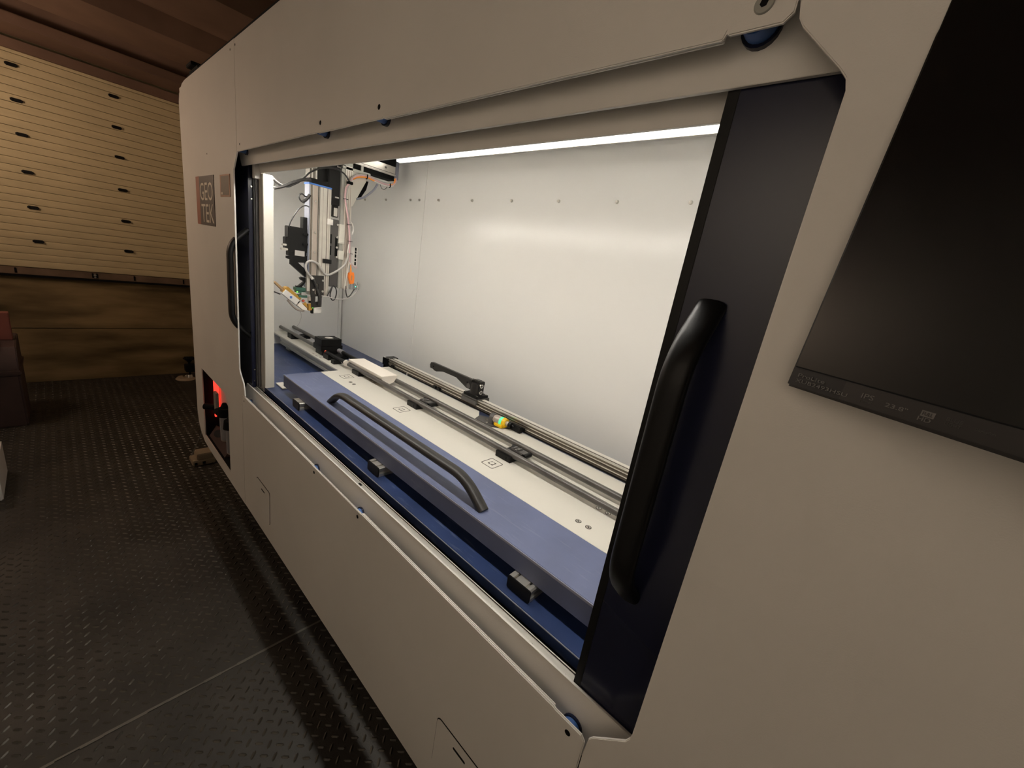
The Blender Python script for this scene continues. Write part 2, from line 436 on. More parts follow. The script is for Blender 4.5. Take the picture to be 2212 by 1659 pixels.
# body of the cabinet behind the sheets
b = B(); box(b, MX0, XL, 1.0 + T, 2.9, -1.40, TOPZ - .02); box(b, MX0, -5.56, 1.0 + T, 2.9, -2.40, -1.40); mk('end_wall', b, M['panel'], cab)
b = B(); box(b, XR, MX1, 1.0 + T, 2.9, BOTZ + .02, TOPZ - .02); mk('end_wall', b, M['panel'], cab)
b = B(); box(b, -5.5, MX1, 1.0 + T, 2.9, TOPZ - .03, TOPZ - .004); mk('top_sheet', b, M['panel'], cab)
b = B(); box(b, -5.45, MX1, 1.01, 1.05, TOPZ - .003, TOPZ + .028, .004); mk('top_gasket', b, M['void'], cab)
b = B(); box(b, -5.56, -5.2, 1.05, 1.4, TOPZ, 1.38, .01); box(b, -5.5, -5.3, 1.02, 1.2, 1.38, 1.41, .004); mk('top_bracket', b, M['void'], cab)
b = B(); box(b, -5.50, MX1, 1.5, 2.9, BOTZ - .02, BOTZ + .01); box(b, -4.38, MX1, 1.30, 1.5, BOTZ, BOTZ + .03); mk('under_tray', b, M['void'], cab)
b = B(); box(b, -4.38, MX1, 1.30, 1.33, BOTZ, -1.56); mk('inner_baffle', b, M['void'], cab)
# chamber lining
b = B(); box(b, -3.94, XR, YB, YB + .03, DECK - .02, .97); mk('back_sheet', b, M['inner'], cab)
b = B(); box(b, XL, -3.94, YB + .004, YB + .03, DECK - .02, .97); mk('back_sheet', b, M['inner'], cab)
b = B(); box(b, -3.94, -3.79, YB - .006, YB, DECK, .97, .0015); mk('seam_strip', b, M['inner'], cab)
b = B(); box(b, XL, XL + .02, 1.17, YB + .02, DECK - .02, .97); mk('chamber_side', b, M['inner'], cab)
b = B(); box(b, XL + .02, XL + .05, YB - .05, YB - .012, DECK, .97, .008); mk('corner_trim', b, M['inner'], cab)
b = B(); box(b, XR - .02, XR, 1.17, YB + .02, DECK - .02, .97); mk('chamber_side', b, M['inner'], cab)
b = B(); box(b, XL, XR, 1.17, YB + .03, .95, .97); mk('chamber_roof', b, M['inner'], cab)
b = B()
prism(b, 'x', XL, XR, [(1.168, DECK - .055), (1.168, DECK - .006), (1.174, DECK), (YB, DECK), (YB, DECK - .02), (1.182, DECK - .02), (1.182, DECK - .055)])
deck = mk('deck', b, M['deck'], cab)
b = B(); box(b, XL, XR, 1.1655, 1.1685, DECK - .004, DECK + .0025, .001); mk('deck_highlight', b, mat('bend_highlight', (0.40, 0.42, 0.50), 0.3, metal=0.3), cab)  # pale strip paints the bright line that light makes along the deck's bend
# recessed header, its rim and the second header behind
b = B()
prism(b, 'x', -4.10, -.05, [(1.085, .487), (1.035, .76), (1.043, .76), (1.092, .493), (1.098, .493), (1.098, .487)], bev=.001)
mk('header_front', b, M['panel'], cab)
b = B()
prism(b, 'x', XL, XR, [(1.16, .4455), (1.11, .70), (1.115, .95), (1.125, .95), (1.118, .70), (1.166, .450), (1.172, .450), (1.172, .4455)], bev=.001)
mk('header_rear', b, M['panel'], cab)
b = B(); box(b, XL, -3.89, 1.160, 1.170, DECK - .05, .95); mk('chamber_front', b, M['panel'], cab)
b = B(); box(b, -3.96, -3.90, 1.12, 1.165, .40, .56, .003); mk('header_end', b, M['panel'], cab)
# sill: sloping front sheet, rim and two-rail track
b = B(); prism(b, 'x', -4.10, -.05, [(1.085, -1.3655), (1.052, -1.56), (1.060, -1.56), (1.095, -1.3655)]); mk('sill_front', b, M['panel'], cab)
b = B(); box(b, -3.97, -.05, 1.084, 1.0885, -1.368, -1.3635, .0008); box(b, -3.97, -.05, 1.1235, 1.1275, -1.366, -1.3625, .0008); mk('sill_rim', b, M['white'], cab)
b = B(); box(b, -3.97, -.05, 1.088, 1.124, -1.382, -1.370); mk('sill_track', b, M['alu'], cab)
for x in (-3.6, -3.05, -2.55, -2.05, -1.55, -1.13, -.83, -.60, -.44):
    b = B(); cyl(b, (x, 1.0915, -1.371), (x, 1.0915, -1.3685), .007, seg=10); mk('sill_screw', b, M['steel'], cab)
b = B(); box(b, -2.0, -1.97, 1.10, 1.112, -1.370, -1.368); mk('sill_joint', b, M['void'], cab)
# white post closing the left end of the opening
b = B(); box(b, -3.90, -3.84, 1.160, 1.2335, -1.344, .4425, .003); mk('door_post', b, M['white'], cab)
b = B(); box(b, -3.94, -3.76, 1.275, 1.340, DECK, DECK + .012, .002); mk('post_foot', b, M['white'], cab)
# screws along the back
scr = None
for x in (-.525, -1.028, -1.536, -2.041, -2.542, -3.045, -3.549, -3.878, -4.049, -4.55, -5.04):
    if scr is None:
        b = B(); cyl(b, (x, YB - .003, .584), (x, YB - .018, .584), .0135, .010, 12); cyl(b, (x, YB - .016, .584), (x, YB - .0185, .584), .005, seg=6); scr = mk('back_screw', b, M['steel'], cab); sx = x
    else: copy_part(scr, (x - sx, 0, 0))
# blue buffers between the sheets and the recessed frame
def standoff(x, z):
    b = B(); cyl(b, (x, 1.02, z), (x, 1.062, z), .034, seg=20); cyl(b, (x, 1.01, z), (x, 1.02, z), .030, seg=16)
    o = mk('buffer_pad', b, M['pad'], cab)
    b = B(); cyl(b, (x, 1.060, z), (x, 1.074, z), .041, seg=20); mk('buffer_seat', b, M['navy'], o)
for x in (-3.90, -2.494, -1.881, -.357):
    standoff(x, -1.500); standoff(x, .588)
# fixing holes and screws in the sheets
hole = None
for x, z, par in ((-1.827, .594, upper_panel), (-2.418, .594, upper_panel), (-3.81, .596, upper_panel), (-2.391, -1.452, lower_panel), (-1.805, -1.451, lower_panel), (-.345, -1.454, lower_panel), (-3.877, -1.458, lower_panel), (-3.981, 1.226, left_panel), (-3.86, 1.232, upper_panel), (-4.774, .59, left_panel)):
    r = .011 if z < 1 and z > -1.6 and x > -3.8 else .0075
    b = B(); cyl(b, (x, .9993, z), (x, 1.004, z), r, seg=14); mk('fixing_hole', b, M['void'], par)
b = B(); cyl(b, (-.344, .9992, .593), (-.344, .996, .593), .019, .017, 20); s = mk('countersunk_screw', b, M['alud'], upper_panel)
b = B(); cyl(b, (-.344, .9958, .593), (-.344, .9955, .593), .008, seg=6); mk('screw_socket', b, M['void'], s)
b = B(); cyl(b, (-1.16, 1.084, -1.475), (-1.16, 1.09, -1.475), .010, seg=12); mk('fixing_hole', b, M['void'], cab)
# flush latch plates
def latch(x):
    b = B(); prism(b, 'y', .9994, 1.003, rrect(x - .168, x + .168, -2.372, -2.052, .03)); lp_ = mk('latch_gap', b, M['void'], lower_panel)
    b = B(); prism(b, 'y', .9975, 1.002, rrect(x - .166, x + .160, -2.372, -2.060, .028), bev=.0012); mk('latch_plate', b, M['panel'], lp_)
    b = B(); prism(b, 'y', .9970, .9985, rrect(x - .042, x + .042, -2.124, -2.110, .006)); mk('latch_slot', b, M['void'], lp_)
latch(-3.398); latch(-.79)
# name plate and rating plate
b = B(); box(b, -5.095, -4.574, .9955, .9995, -.018, .411); logo = mk('name_plate', b, M['logo_dark'], left_panel)
b = B(); box(b, -5.232, -5.095, .9955, .9995, -.018, .413); mk('red_band', b, M['logo_red'], logo)
U, V = (1, 0, 0), (0, 0, 1)
text('lettering', 'GEO', M['logo_white'], logo, (-5.07, .9955, .200), U, V, .46, .155)
text('lettering', 'TEK', M['logo_white'], logo, (-5.04, .9955, .008), U, V, .44, .160)
b = B(); box(b, -4.368, -4.085, .996, .9995, .232, .403); rp = mk('rating_plate', b, M['copper'], left_panel)
b = B(); box(b, -4.340, -4.110, .9952, .9965, .245, .392); mk('rating_face', b, M['brass'], rp)
b = B(); box(b, -4.335, -4.285, .9944, .9955, .250, .268); mk('rating_mark', b, M['logo_white'], rp)
# recess behind the cut-out at the lower left
b = B(); box(b, -5.56, -4.38, 1.16, 1.175, -2.44, -1.57); mk('recess_back', b, M['panel'], cab)
b = B(); box(b, -5.56, -5.46, 1.012, 1.17, -2.44, -1.57); mk('recess_side', b, M['void'], cab)
b = B(); box(b, -5.46, -4.38, 1.012, 1.17, -2.46, -2.43); box(b, -4.395, -4.38, 1.012, 1.17, -2.44, -1.57); box(b, -5.5, -4.38, 1.012, 1.17, -1.58, -1.565); mk('recess_lining', b, M['void'], cab)

# ------------------------------------------------------------------ strip lights
def strip(x0, x1, y, z, m, label, flange=True):
    t = thing('strip_light', label, 'light', ((x0 + x1) / 2, y, z - .02), 'chamber strip lights')
    b = B(); box(b, x0, x1, y - .018, y + .018, z - .017, z + .017, .004); mk('diffuser', b, M[m], t)
    b = B(); box(b, x0 - .01, x1 + .01, y - .022, y + .022, z + .0172, z + .03)
    if flange: box(b, x0 - .01, x1 + .01, y + .0185, y + .026, z - .022, z + .03)
    else: box(b, x0 - .01, x1 + .01, y + .0185, y + .023, z - .011, z + .03)
    mk('housing', b, M['alu'], t)
strip(-3.97, .30, 2.41, .905, 'led_rear', 'long glowing white light bar high in front of the chamber back sheet')
strip(-4.95, .50, 1.282, .535, 'led', 'white light bar tucked behind the header above the chamber opening', False)

# ------------------------------------------------------------------ sliding doors
def pull(bm, x, zt, zb, y0, y1):
    pts = round_path([(x, y0, zt), (x, y1, zt - .135), (x, y1, zb + .135), (x, y0, zb)], .085, 7)
    return sweep(bm, pts, ell(.036, .022, 16, .75), (0, -1, 0.02))
dr = thing('sliding_door', 'dark navy sliding door pushed to the right of the opening', 'door', (.1, 1.115, -1.37))
b = B(); box(b, -.405, .70, 1.10, 1.135, -1.50, .75, .002); mk('door_leaf', b, M['navy'], dr)
b = B(); box(b, -.4065, -.379, 1.0985, 1.1366, -1.50, .75, .001); mk('edge_trim', b, M['black'], dr)
b = B(); pull(b, -.308, .0, -.905, 1.10, .968); hd = mk('pull_handle', b, M['black'], dr, angle=60)
for z, s_ in ((-.026, 1), (-.879, -1)):
    n_ = Vector((0, -.70, .71 * s_)); c_ = Vector((-.308, 1.057, z))
    b = B(); cyl(b, c_ - n_ * .004, c_ + n_ * .004, .0165, .014, 20); sc_ = mk('handle_screw', b, M['steel'], hd)
    b = B(); cyl(b, c_ + n_ * .0035, c_ + n_ * .0047, .006, seg=6); mk('screw_socket', b, M['void'], sc_) if False else mk('screw_recess', b, M['void'], hd)
dl = thing('sliding_door', 'dark navy sliding door parked at the far left of the opening', 'door', (-4.3, 1.115, -1.37))
b = B(); box(b, -4.95, -3.995, 1.10, 1.136, -1.50, .75, .004); mk('door_leaf', b, M['navy'], dl)
b = B(); box(b, -3.965, -3.945, 1.137, 1.158, -1.36, .43, .001); box(b, -3.995, -3.965, 1.130, 1.158, -1.36, .43); mk('edge_strip', b, M['grey'], dl)
b = B(); pull(b, -4.03, .0, -.905, 1.10, .968); hd = mk('pull_handle', b, M['black'], dl, angle=60)
for z in (-.026,):
    n_ = Vector((0, -.70, .71)); c_ = Vector((-4.03, 1.057, z))
    b = B(); cyl(b, c_ - n_ * .004, c_ + n_ * .006, .0165, .012, 12); mk('handle_screw', b, M['steel'], hd)
for z in (.338, .245, -1.205, -1.312):
    b = B(); cyl(b, (-3.996, 1.119, z), (-3.984, 1.119, z), .008, .006, 10); mk('flange_screw', b, M['steel'], dl)

# ================================================================== SAMPLE TABLE
TZ = -1.173
tb = thing('sample_table', 'white sample table with a blue front cover running along the chamber', 'table', (-1.5, 1.8, DECK))
b = B(); prism(b, 'z', TZ - .030, TZ, [(-3.677, 1.575), (XR - .05, 1.575), (XR - .05, 2.300), (-1.797, 2.300), (-1.931, 2.150), (-2.102, 2.145), (-2.123, 2.190), (-2.234, 2.300), (-3.677, 2.300)], bev=.0015)
top = mk('white_top', b, M['white'], tb)
b = B(); prism(b, 'x', -3.677, XR - .05, [(1.255, -1.281), (1.255, TZ - .006), (1.261, TZ), (1.574, TZ), (1.574, TZ - .03), (1.266, TZ - .03), (1.266, -1.281)], bev=.001)
cover = mk('blue_cover', b, M['box'], tb)
b = B(); box(b, -3.66, XR - .06, 1.58, 2.28, -1.281, TZ - .031); mk('under_frame', b, M['void'], tb)
b = B(); pts = round_path([(-2.895, 1.326, TZ - .002), (-2.755, 1.326, TZ + .112), (-1.315, 1.326, TZ + .112), (-1.160, 1.326, TZ - .002)], .10, 8)
sweep(b, pts, ell(.032, .022, 16, .8), (0, 0, 1)); mk('lift_handle', b, M['satin'], tb, angle=60)
b = B(); box(b, -3.675, XR - .06, 1.2535, 1.2575, TZ - .012, TZ + .0005, .001); mk('cover_highlight', b, mat('cover_highlight', (0.30, 0.32, 0.42), 0.35), tb)  # pale strip paints the highlight on the cover's front edge
# aluminium profile feet that stick out under the cover
ft = None
for xc in (-3.203 - .066, -2.026, -.786):
    if ft is None:
        b = B()
        pr = [(-.063, .0), (.063, 0), (.063, .018), (.050, .024), (.050, .037), (.063, .042), (.063, .056), (.056, .063), (.040, .063), (.040, .050), (.028, .050), (.028, .063), (-.028, .063), (-.028, .050), (-.040, .050), (-.040, .063), (-.063, .063), (-.063, .042), (-.050, .037), (-.050, .024), (-.063, .018)]
        prism(b, 'y', 1.2125, 2.2, [(xc + p[0], DECK + .001 + p[1]) for p in pr])
        ft = mk('profile_foot', b, M['alu'], tb, angle=20)
        b = B(); prism(b, 'y', 1.2065, 1.2135, rrect(xc - .0655, xc + .0655, DECK + .001, DECK + .065, .010, 3), bev=.001); mk('end_cap', b, M['black'], ft); x0_ = xc
    else: copy_part(ft, (xc - x0_, 0, 0))
# printed targets on the white top
def target(xc, yc):
    b = B(); prism(b, 'z', TZ, TZ + .0008, rrect(xc - .052, xc + .052, yc - .053, yc + .053, .012), [rrect(xc - .0475, xc + .0475, yc - .0485, yc + .0485, .010)])
    o = mk('target_mark', b, M['print_black'], top, angle=0)
    b = B(); box(b, xc - .020, xc + .020, yc - .020, yc + .020, TZ, TZ + .0008); mk('target_centre', b, M['print_black'], o)
    b = B(); cyl(b, (xc, yc, TZ), (xc, yc, TZ + .0016), .0165, seg=20); mk('target_dot', b, M['white'], o)
for xc in (-3.467, -2.535, -1.501): target(xc, 1.728)
for x, y in ((-.809, 1.678), (-.748, 1.678), (-.807, 1.884), (-.749, 1.884), (-3.300, 1.684), (-3.236, 1.683), (-3.302, 1.888), (-3.235, 1.886)):
    b = B(); cyl(b, (x, y, TZ), (x, y, TZ + .0008), .0165, seg=20); o = mk('counterbore', b, M['print_black'], top)
    b = B(); cyl(b, (x, y, TZ), (x, y, TZ + .0014), .0125, seg=18); mk('cap_screw', b, M['steel'], o)
    b = B(); cyl(b, (x, y, TZ), (x, y, TZ + .0018), .005, seg=6); mk('screw_recess', b, M['void'], o)

# left support beam carrying on from the table
sb = thing('support_beam', 'aluminium support beam with a white top left of the sample table', 'beam', (-4.45, 1.87, -1.275))
b = B(); prism(b, 'x', -5.31, -3.45, [(1.772, -1.285), (1.772, -1.262), (1.785, -1.256), (1.785, -1.240), (1.772, -1.234), (1.772, -1.205), (1.95, -1.205), (1.95, -1.285)]); mk('profile_beam', b, M['alud'], sb, angle=20)
b = B(); box(b, -5.56, -3.70, 1.768, 1.97, -1.205, -1.187, .002); mk('white_capping', b, M['white'], sb)
for x in (-5.2, -3.9):
    b = B(); box(b, x - .06, x + .06, 1.82, 1.93, DECK, -1.285); mk('beam_foot', b, M['alud'], sb)
for x, y in ((-4.40, 1.80), (-4.30, 1.795), (-4.22, 1.80)):
    b = B(); box(b, x - .025, x + .025, y - .006, y + .006, -1.187, -1.185, .001); mk('capping_slot', b, M['taupe'], sb)

# rod cradles
RY1, RY2, RZ, RR = 1.862, 2.018, -1.126, .0205
def cradle(xc, zb, label):
    t = thing('rod_cradle', label, 'bracket', (xc, 1.94, zb), 'rod cradles')
    top_ = -1.132
    b = B(); prism(b, 'x', xc - .066, xc + .066, [(1.826, zb), (2.060, zb), (2.060, top_), (2.036, top_), (2.018, RZ - RR - .001), (1.995, top_ + .004), (1.980, top_ - .012), (1.905, top_ - .012), (1.885, top_ + .004), (1.862, RZ - RR - .001), (1.844, top_), (1.826, top_)], bev=.002)
    mk('cradle_block', b, M['black'], t, angle=20)
    b = B(); box(b, xc - .02, xc + .10, 1.915, 1.975, top_ - .02, top_ + .014, .004); box(b, xc + .03, xc + .05, 1.922, 1.968, top_ + .01, top_ + .022, .003); box(b, xc - .005, xc + .012, 1.922, 1.968, top_ + .01, top_ + .020, .003); mk('cradle_clip', b, M['grey'], t)
    b = B(); cyl(b, (xc + .10, 1.915, top_ - .003), (xc + .10, 1.985, top_ - .003), .018, seg=14); mk('clip_roller', b, M['black'], t)
    b = B(); box(b, xc + .028, xc + .032, 1.8245, 1.827, zb + .013, zb + .031); mk('cradle_slot', b, M['void'], t)
    return t
cradle(-3.500, TZ, 'black rod cradle under the white half core on the table')
cradle(-2.546, TZ, 'black rod cradle beside the middle printed target on the table')
cradle(-1.505, TZ, 'black rod cradle beside the printed target nearest the camera')
def low_cradle(xc, zb, label):
    t = thing('rod_cradle', label, 'bracket', (xc, 1.94, zb), 'rod cradles')
    b = B(); prism(b, 'x', xc - .062, xc + .062, [(1.828, zb), (2.055, zb), (2.055, -1.130), (2.03, -1.132), (2.018, -1.148), (1.99, -1.146), (1.97, -1.158), (1.91, -1.158), (1.89, -1.146), (1.862, -1.148), (1.848, -1.132), (1.828, -1.130)], bev=.002)
    mk('cradle_block', b, M['black'], t, angle=20)
low_cradle(-5.17, -1.187, 'black rod cradle at the far left end of the white capped beam')
low_cradle(-4.155, -1.187, 'black rod cradle just right of the black box with a round window')
# U shaped end bracket
t = thing('end_bracket', 'black notched bracket at the left end of the white table', 'bracket', (-3.97, 1.94, -1.26))
b = B(); prism(b, 'x', -4.0, -3.93, [(1.815, -1.205), (1.85, -1.262), (2.075, -1.262), (2.075, -1.146), (2.02, -1.146), (1.995, -1.205), (1.915, -1.205), (1.882, -1.146), (1.815, -1.146)], bev=.002); mk('bracket_body', b, M['black'], t, angle=20)
# rods
def rod(x0, x1, y, label, r=RR, m='rod'):
    t = thing('guide_rod', label, 'rod', ((x0 + x1) / 2, y, RZ - r), 'carbon guide rods')
    b = B(); cyl(b, (x0, y, RZ), (x1, y, RZ), r, seg=18); mk('rod_tube', b, M[m], t)
    return t
rod(-3.70, XR - .05, RY1, 'long dark carbon rod along the table, nearer the blue cover')
rod(-3.70, XR - .05, RY2, 'long dark carbon rod along the table, nearer the back rail')
rod(-5.56, -4.46, RY1, 'short dark rod left of the black box, front one of the pair')
rod(-5.56, -4.46, RY2, 'short dark rod left of the black box, rear one of the pair')
t = rod(-4.20, -3.78, RY1, 'short black rod with a red end cap beside the black box', .019, 'black')
b = B(); cyl(b, (-4.235, RY1, RZ), (-4.20, RY1, RZ), .015, seg=14); mk('red_end_cap', b, M['red'], t)
b = B(); cyl(b, (-3.80, RY1, RZ), (-3.765, RY1, RZ), .026, seg=16); mk('rod_collar', b, M['black'], t)
b = B(); cyl(b, (-3.765, RY1, RZ), (-3.735, RY1, RZ), .030, seg=16); mk('white_ring', b, M['foam'], t)
t = rod(-4.24, -3.75, RY2, 'short black rod behind the red capped rod', .019, 'black')
b = B(); cyl(b, (-4.25, RY2, RZ), (-4.16, RY2, RZ), .026, seg=16); mk('clear_end_cap', b, M['clear'], t)
# half core
b = B(); pr = [(1.94 + .0805 * math.cos(math.radians(180 + a)), -1.0726 + .0785 * math.sin(math.radians(180 + a))) for a in range(0, 181, 10)]
prism(b, 'x', -3.705, -3.079, pr, bev=.0015)
tag(mk('half_core', b, M['foam'], base=True), 'white half round core lying flat side up on the guide rods', 'core sample')
# black box with round window
t = thing('calibration_box', 'square black box with a round pale window on its lid', 'box', (-4.37, 1.945, -1.187))
b = B(); box(b, -4.478, -4.270, 1.830, 2.066, -1.135, -1.0755, .003); box(b, -4.46, -4.29, 1.85, 2.05, -1.187, -1.135); mk('box_base', b, M['black'], t)
b = B(); box(b, -4.449, -4.263, 1.831, 2.049, -1.0755, -1.0016, .003); mk('box_lid', b, M['black'], t)
b = B(); prism(b, 'z', -1.0016, -1.0005, rrect(-4.449 + .02, -4.263 - .02, 1.85, 2.03, .004), [rrect(-4.425, -4.287, 1.855, 2.025, .004)]); mk('lid_line', b, M['void'], t)
b = B(); cyl(b, (-4.345, 1.945, -1.0016), (-4.345, 1.945, -.999), .044, seg=28); mk('round_window', b, M['alu'], t)
b = B(); cyl(b, (-4.345, 1.945, -.9995), (-4.345, 1.945, -.9985), .036, seg=28); mk('window_insert', b, M['cable_white'], t)

# ------------------------------------------------------------------ actuator along the back
ac = thing('linear_actuator', 'long aluminium actuator rail along the back of the white table', 'rail', (-1.5, 2.36, TZ))
b = B()
prism(b, 'x', -3.70, XR - .05, [(2.306, TZ), (2.306, -1.158), (2.316, -1.155), (2.316, -1.143), (2.306, -1.140), (2.306, -1.130), (2.314, -1.127), (2.314, -1.115), (2.306, -1.112), (2.306, -1.100), (2.312, -1.096), (2.345, -1.096), (2.345, -1.102), (2.352, -1.102), (2.352, -1.095), (2.392, -1.095), (2.398, -1.10), (2.398, TZ)])
mk('rail_body', b, M['bronze'], ac, angle=20)
for z in (-1.1475, -1.1195, -1.099):
    b = B(); box(b, -3.70, XR - .05, 2.3050, 2.3062 if z < -1.1 else 2.312, z + .004, z + .0105); mk('rail_ridge', b, M['alu'], ac)
b = B(); box(b, -3.70, XR - .05, 2.312, 2.343, -1.0965, -1.0948); mk('rail_shelf', b, M['alu'], ac)
b = B(); box(b, -3.70, XR - .05, 2.3535, 2.391, -1.0955, -1.0925, .001); mk('rail_cover', b, M['white'], ac)
b = B(); box(b, -3.70, XR - .05, 2.3035, 2.3065, -1.1695, -1.1595); mk('rail_skirt', b, M['void'], ac)
b = B(); box(b, -3.795, -3.70, 2.287, 2.425, TZ, -1.0905, .004); eb = mk('end_block', b, M['black'], ac)
b = B(); box(b, -3.79, -3.76, 2.29, 2.31, -1.0907, -1.0895); mk('block_label', b, M['cable_white'], eb)
b = B(); box(b, -3.79, -3.71, 2.30, 2.41, DECK, TZ); mk('block_foot', b, M['void'], ac)
for x in (-3.60, -2.86, -2.80, -1.78, -1.74):
    b = B(); box(b, x - .025, x + .02, 2.288, 2.308, -1.160, -1.135, .003); cyl(b, (x + .012, 2.285, -1.150), (x + .012, 2.297, -1.150), .009, seg=8); mk('limit_switch', b, M['black'], ac)
b = B(); cyl(b, (-3.33, 2.296, TZ), (-3.33, 2.296, TZ + .03), .004, seg=6); mk('pin', b, M['white'], ac)
ar = thing('swing_arm', 'black swing arm on a square base clamped to the actuator rail', 'arm', (-2.37, 2.37, -1.135))
b = B(); box(b, -2.47, -2.275, 2.288, 2.300, -1.136, -1.098, .002); box(b, -2.47, -2.275, 2.288, 2.445, -1.0915, -1.085, .001); box(b, -2.47, -2.275, 2.402, 2.445, -1.136, -1.0915); mk('carriage', b, M['grey'], ar)
b = B(); box(b, -2.463, -2.283, 2.300, 2.437, -1.085, -1.062, .004); bp = mk('base_plate', b, M['black'], ar)
for x, y in ((-2.445, 2.315), (-2.30, 2.315), (-2.30, 2.42)):
    b = B(); cyl(b, (x, y, -1.062), (x, y, -1.058), .010, seg=12); mk('base_screw', b, M['steel'], bp)
b = B(); cyl(b, (-2.370, 2.372, -1.062), (-2.370, 2.372, -.965), .060, .052, 24); box(b, -2.345, -2.305, 2.325, 2.395, -1.05, -.962, .006); mk('clamp_post', b, M['satin'], ar)
b = B(); box(b, -2.445, -2.40, 2.330, 2.385, -.975, -.945, .006); box(b, -2.405, -2.335, 2.35, 2.40, -.962, -.938, .006); box(b, -2.335, -2.305, 2.345, 2.40, -.975, -.940, .006); mk('clamp_jaw', b, M['satin'], ar)
for z in (-.975, -1.033):
    b = B(); cyl(b, (-2.308, 2.352, z), (-2.296, 2.352, z), .019, seg=16); o = mk('clamp_screw', b, M['steel'], ar)
    b = B(); cyl(b, (-2.297, 2.352, z), (-2.2945, 2.352, z), .008, seg=6); mk('screw_recess', b, M['void'], o)
b = B(); cyl(b, (-2.425, 2.318, -1.005), (-2.425, 2.312, -1.005), .022, seg=16); mk('pivot_bush', b, M['grey'], ar)
b = B(); prism(b, 'y', 2.358, 2.384, [(-3.042, -1.011), (-3.050, -.981), (-3.040, -.957), (-3.018, -.949), (-2.40, -.952), (-2.40, -1.05), (-2.4985, -1.049), (-2.649, -.996), (-2.842, -.997), (-2.891, -1.009), (-2.942, -1.023), (-2.98, -1.022), (-3.0, -1.0125)], bev=.002)
am = mk('arm_plate', b, M['satin'], ar, angle=20)
for x, z in ((-2.99, -.985), (-2.49, -.995)):
    b = B(); cyl(b, (x, 2.3575, z), (x, 2.3565, z), .008, seg=12); mk('arm_hole', b, M['void'], am)

# ------------------------------------------------------------------ laser sensor in the table notch
ls = thing('laser_sensor', 'yellow ended laser sensor with a green lit ring in the table notch', 'sensor', (-2.0, 2.22, TZ - .02))
b = B(); prism(b, 'z', TZ - .02, TZ + .004, [(-2.125, 2.150), (-1.955, 2.150), (-1.83, 2.27), (-1.83, 2.285), (-2.08, 2.285), (-2.16, 2.23)], bev=.002); mk('mount_plate', b, M['grey'], ls)
for x, y in ((-2.055, 2.215), (-2.005, 2.17)):
    b = B(); cyl(b, (x, y, TZ + .004), (x, y, TZ + .008), .0105, seg=14); mk('plate_screw', b, M['steel'], ls)
ax0 = Vector((-1.995, 2.218, -1.128)); axd = Vector((1, 0.10, 0.0)).normalized()
def A_(s): return ax0 + axd * s
b = B(); cyl(b, A_(-.01), A_(.026), .040, seg=22); box(b, -2.01, -1.96, 2.18, 2.26, TZ + .004, -1.13, .004); mk('sensor_clamp', b, M['grey'], ls)
b = B(); cyl(b, A_(.026), A_(.085), .036, seg=22); mk('sensor_barrel', b, M['taupe'], ls)
b = B(); cyl(b, A_(.085), A_(.112), .0368, seg=22); mk('lit_ring', b, M['green'], ls)
b = B(); cyl(b, A_(.112), A_(.140), .039, .033, 22); p_ = A_(.09); box(b, p_.x - .045, p_.x + .045, p_.y - .044, p_.y + .03, TZ + .004, -1.143, .006); mk('yellow_cap', b, M['yellow'], ls)
b = B(); cyl(b, A_(.140), A_(.165), .020, seg=14); mk('cable_gland', b, M['alu'], ls)
b = B(); cyl(b, A_(.165), A_(.19), .024, seg=14); box(b, A_(.17).x, A_(.17).x + .10, 2.252, 2.285, TZ + .002, -1.12, .005); mk('connector', b, M['black'], ls)
b = B(); cable(b, [A_(.18), A_(.20) + Vector((0, .02, -.01)), A_(.23) + Vector((0, .03, -.025)), A_(.26) + Vector((0, .035, -.03))], .006); mk('lead', b, M['cable_black'], ls)

# ================================================================== GANTRY
GX = -4.13
ga = thing('scanning_gantry', 'aluminium gantry with a hanging column of scanner heads and looping cables', 'gantry', (-4.2, 1.9, -.69))
def gp(name, m, *boxes, parent=None, bev=.002, angle=32):
    b = B()
    for q in boxes: box(b, *q, bev)
    return mk(name, b, M[m], parent or ga, angle=angle)
gb = gp('cross_beam', 'alu', (GX - .16, GX, 1.5, 2.490, .800, .868))
gp('beam_rail', 'alu', (GX - .04, GX + .012, 1.5, 2.494, .778, .797), bev=.008)
gp('beam_slot', 'void', (GX - .1, GX + .004, 1.5, 2.492, .7965, .8005), bev=0)
gp('beam_cover', 'void', (GX - .16, GX + .004, 1.5, 2.50, .868, .946), bev=.003)
b = B(); cyl(b, (GX, 2.37, .835), (GX + .006, 2.37, .835), .014, seg=16); o = mk('beam_screw', b, M['steel'], ga)
b = B(); cyl(b, (GX + .006, 2.37, .835), (GX + .0068, 2.37, .835), .006, seg=6); mk('screw_recess', b, M['void'], o)
gp('beam_end_cap', 'cable_blue', (GX - .165, GX + .018, 2.484, 2.515, .745, .945))
gp('beam_underside', 'void', (GX - .14, GX - .015, 1.9, 2.49, .735, .778), bev=0)
gp('bracket_bar', 'alud', (GX - .05, GX, 1.93, 2.212, .704, .730), (GX - .05, GX, 2.11, 2.135, .73, .785))
b = B(); prism(b, 'x', GX - .03, GX - .004, [(2.025, .703), (2.19, .703), (2.19, .685), (2.04, .385), (2.025, .385)], bev=.002); mk('gusset', b, M['white'], ga, angle=20)
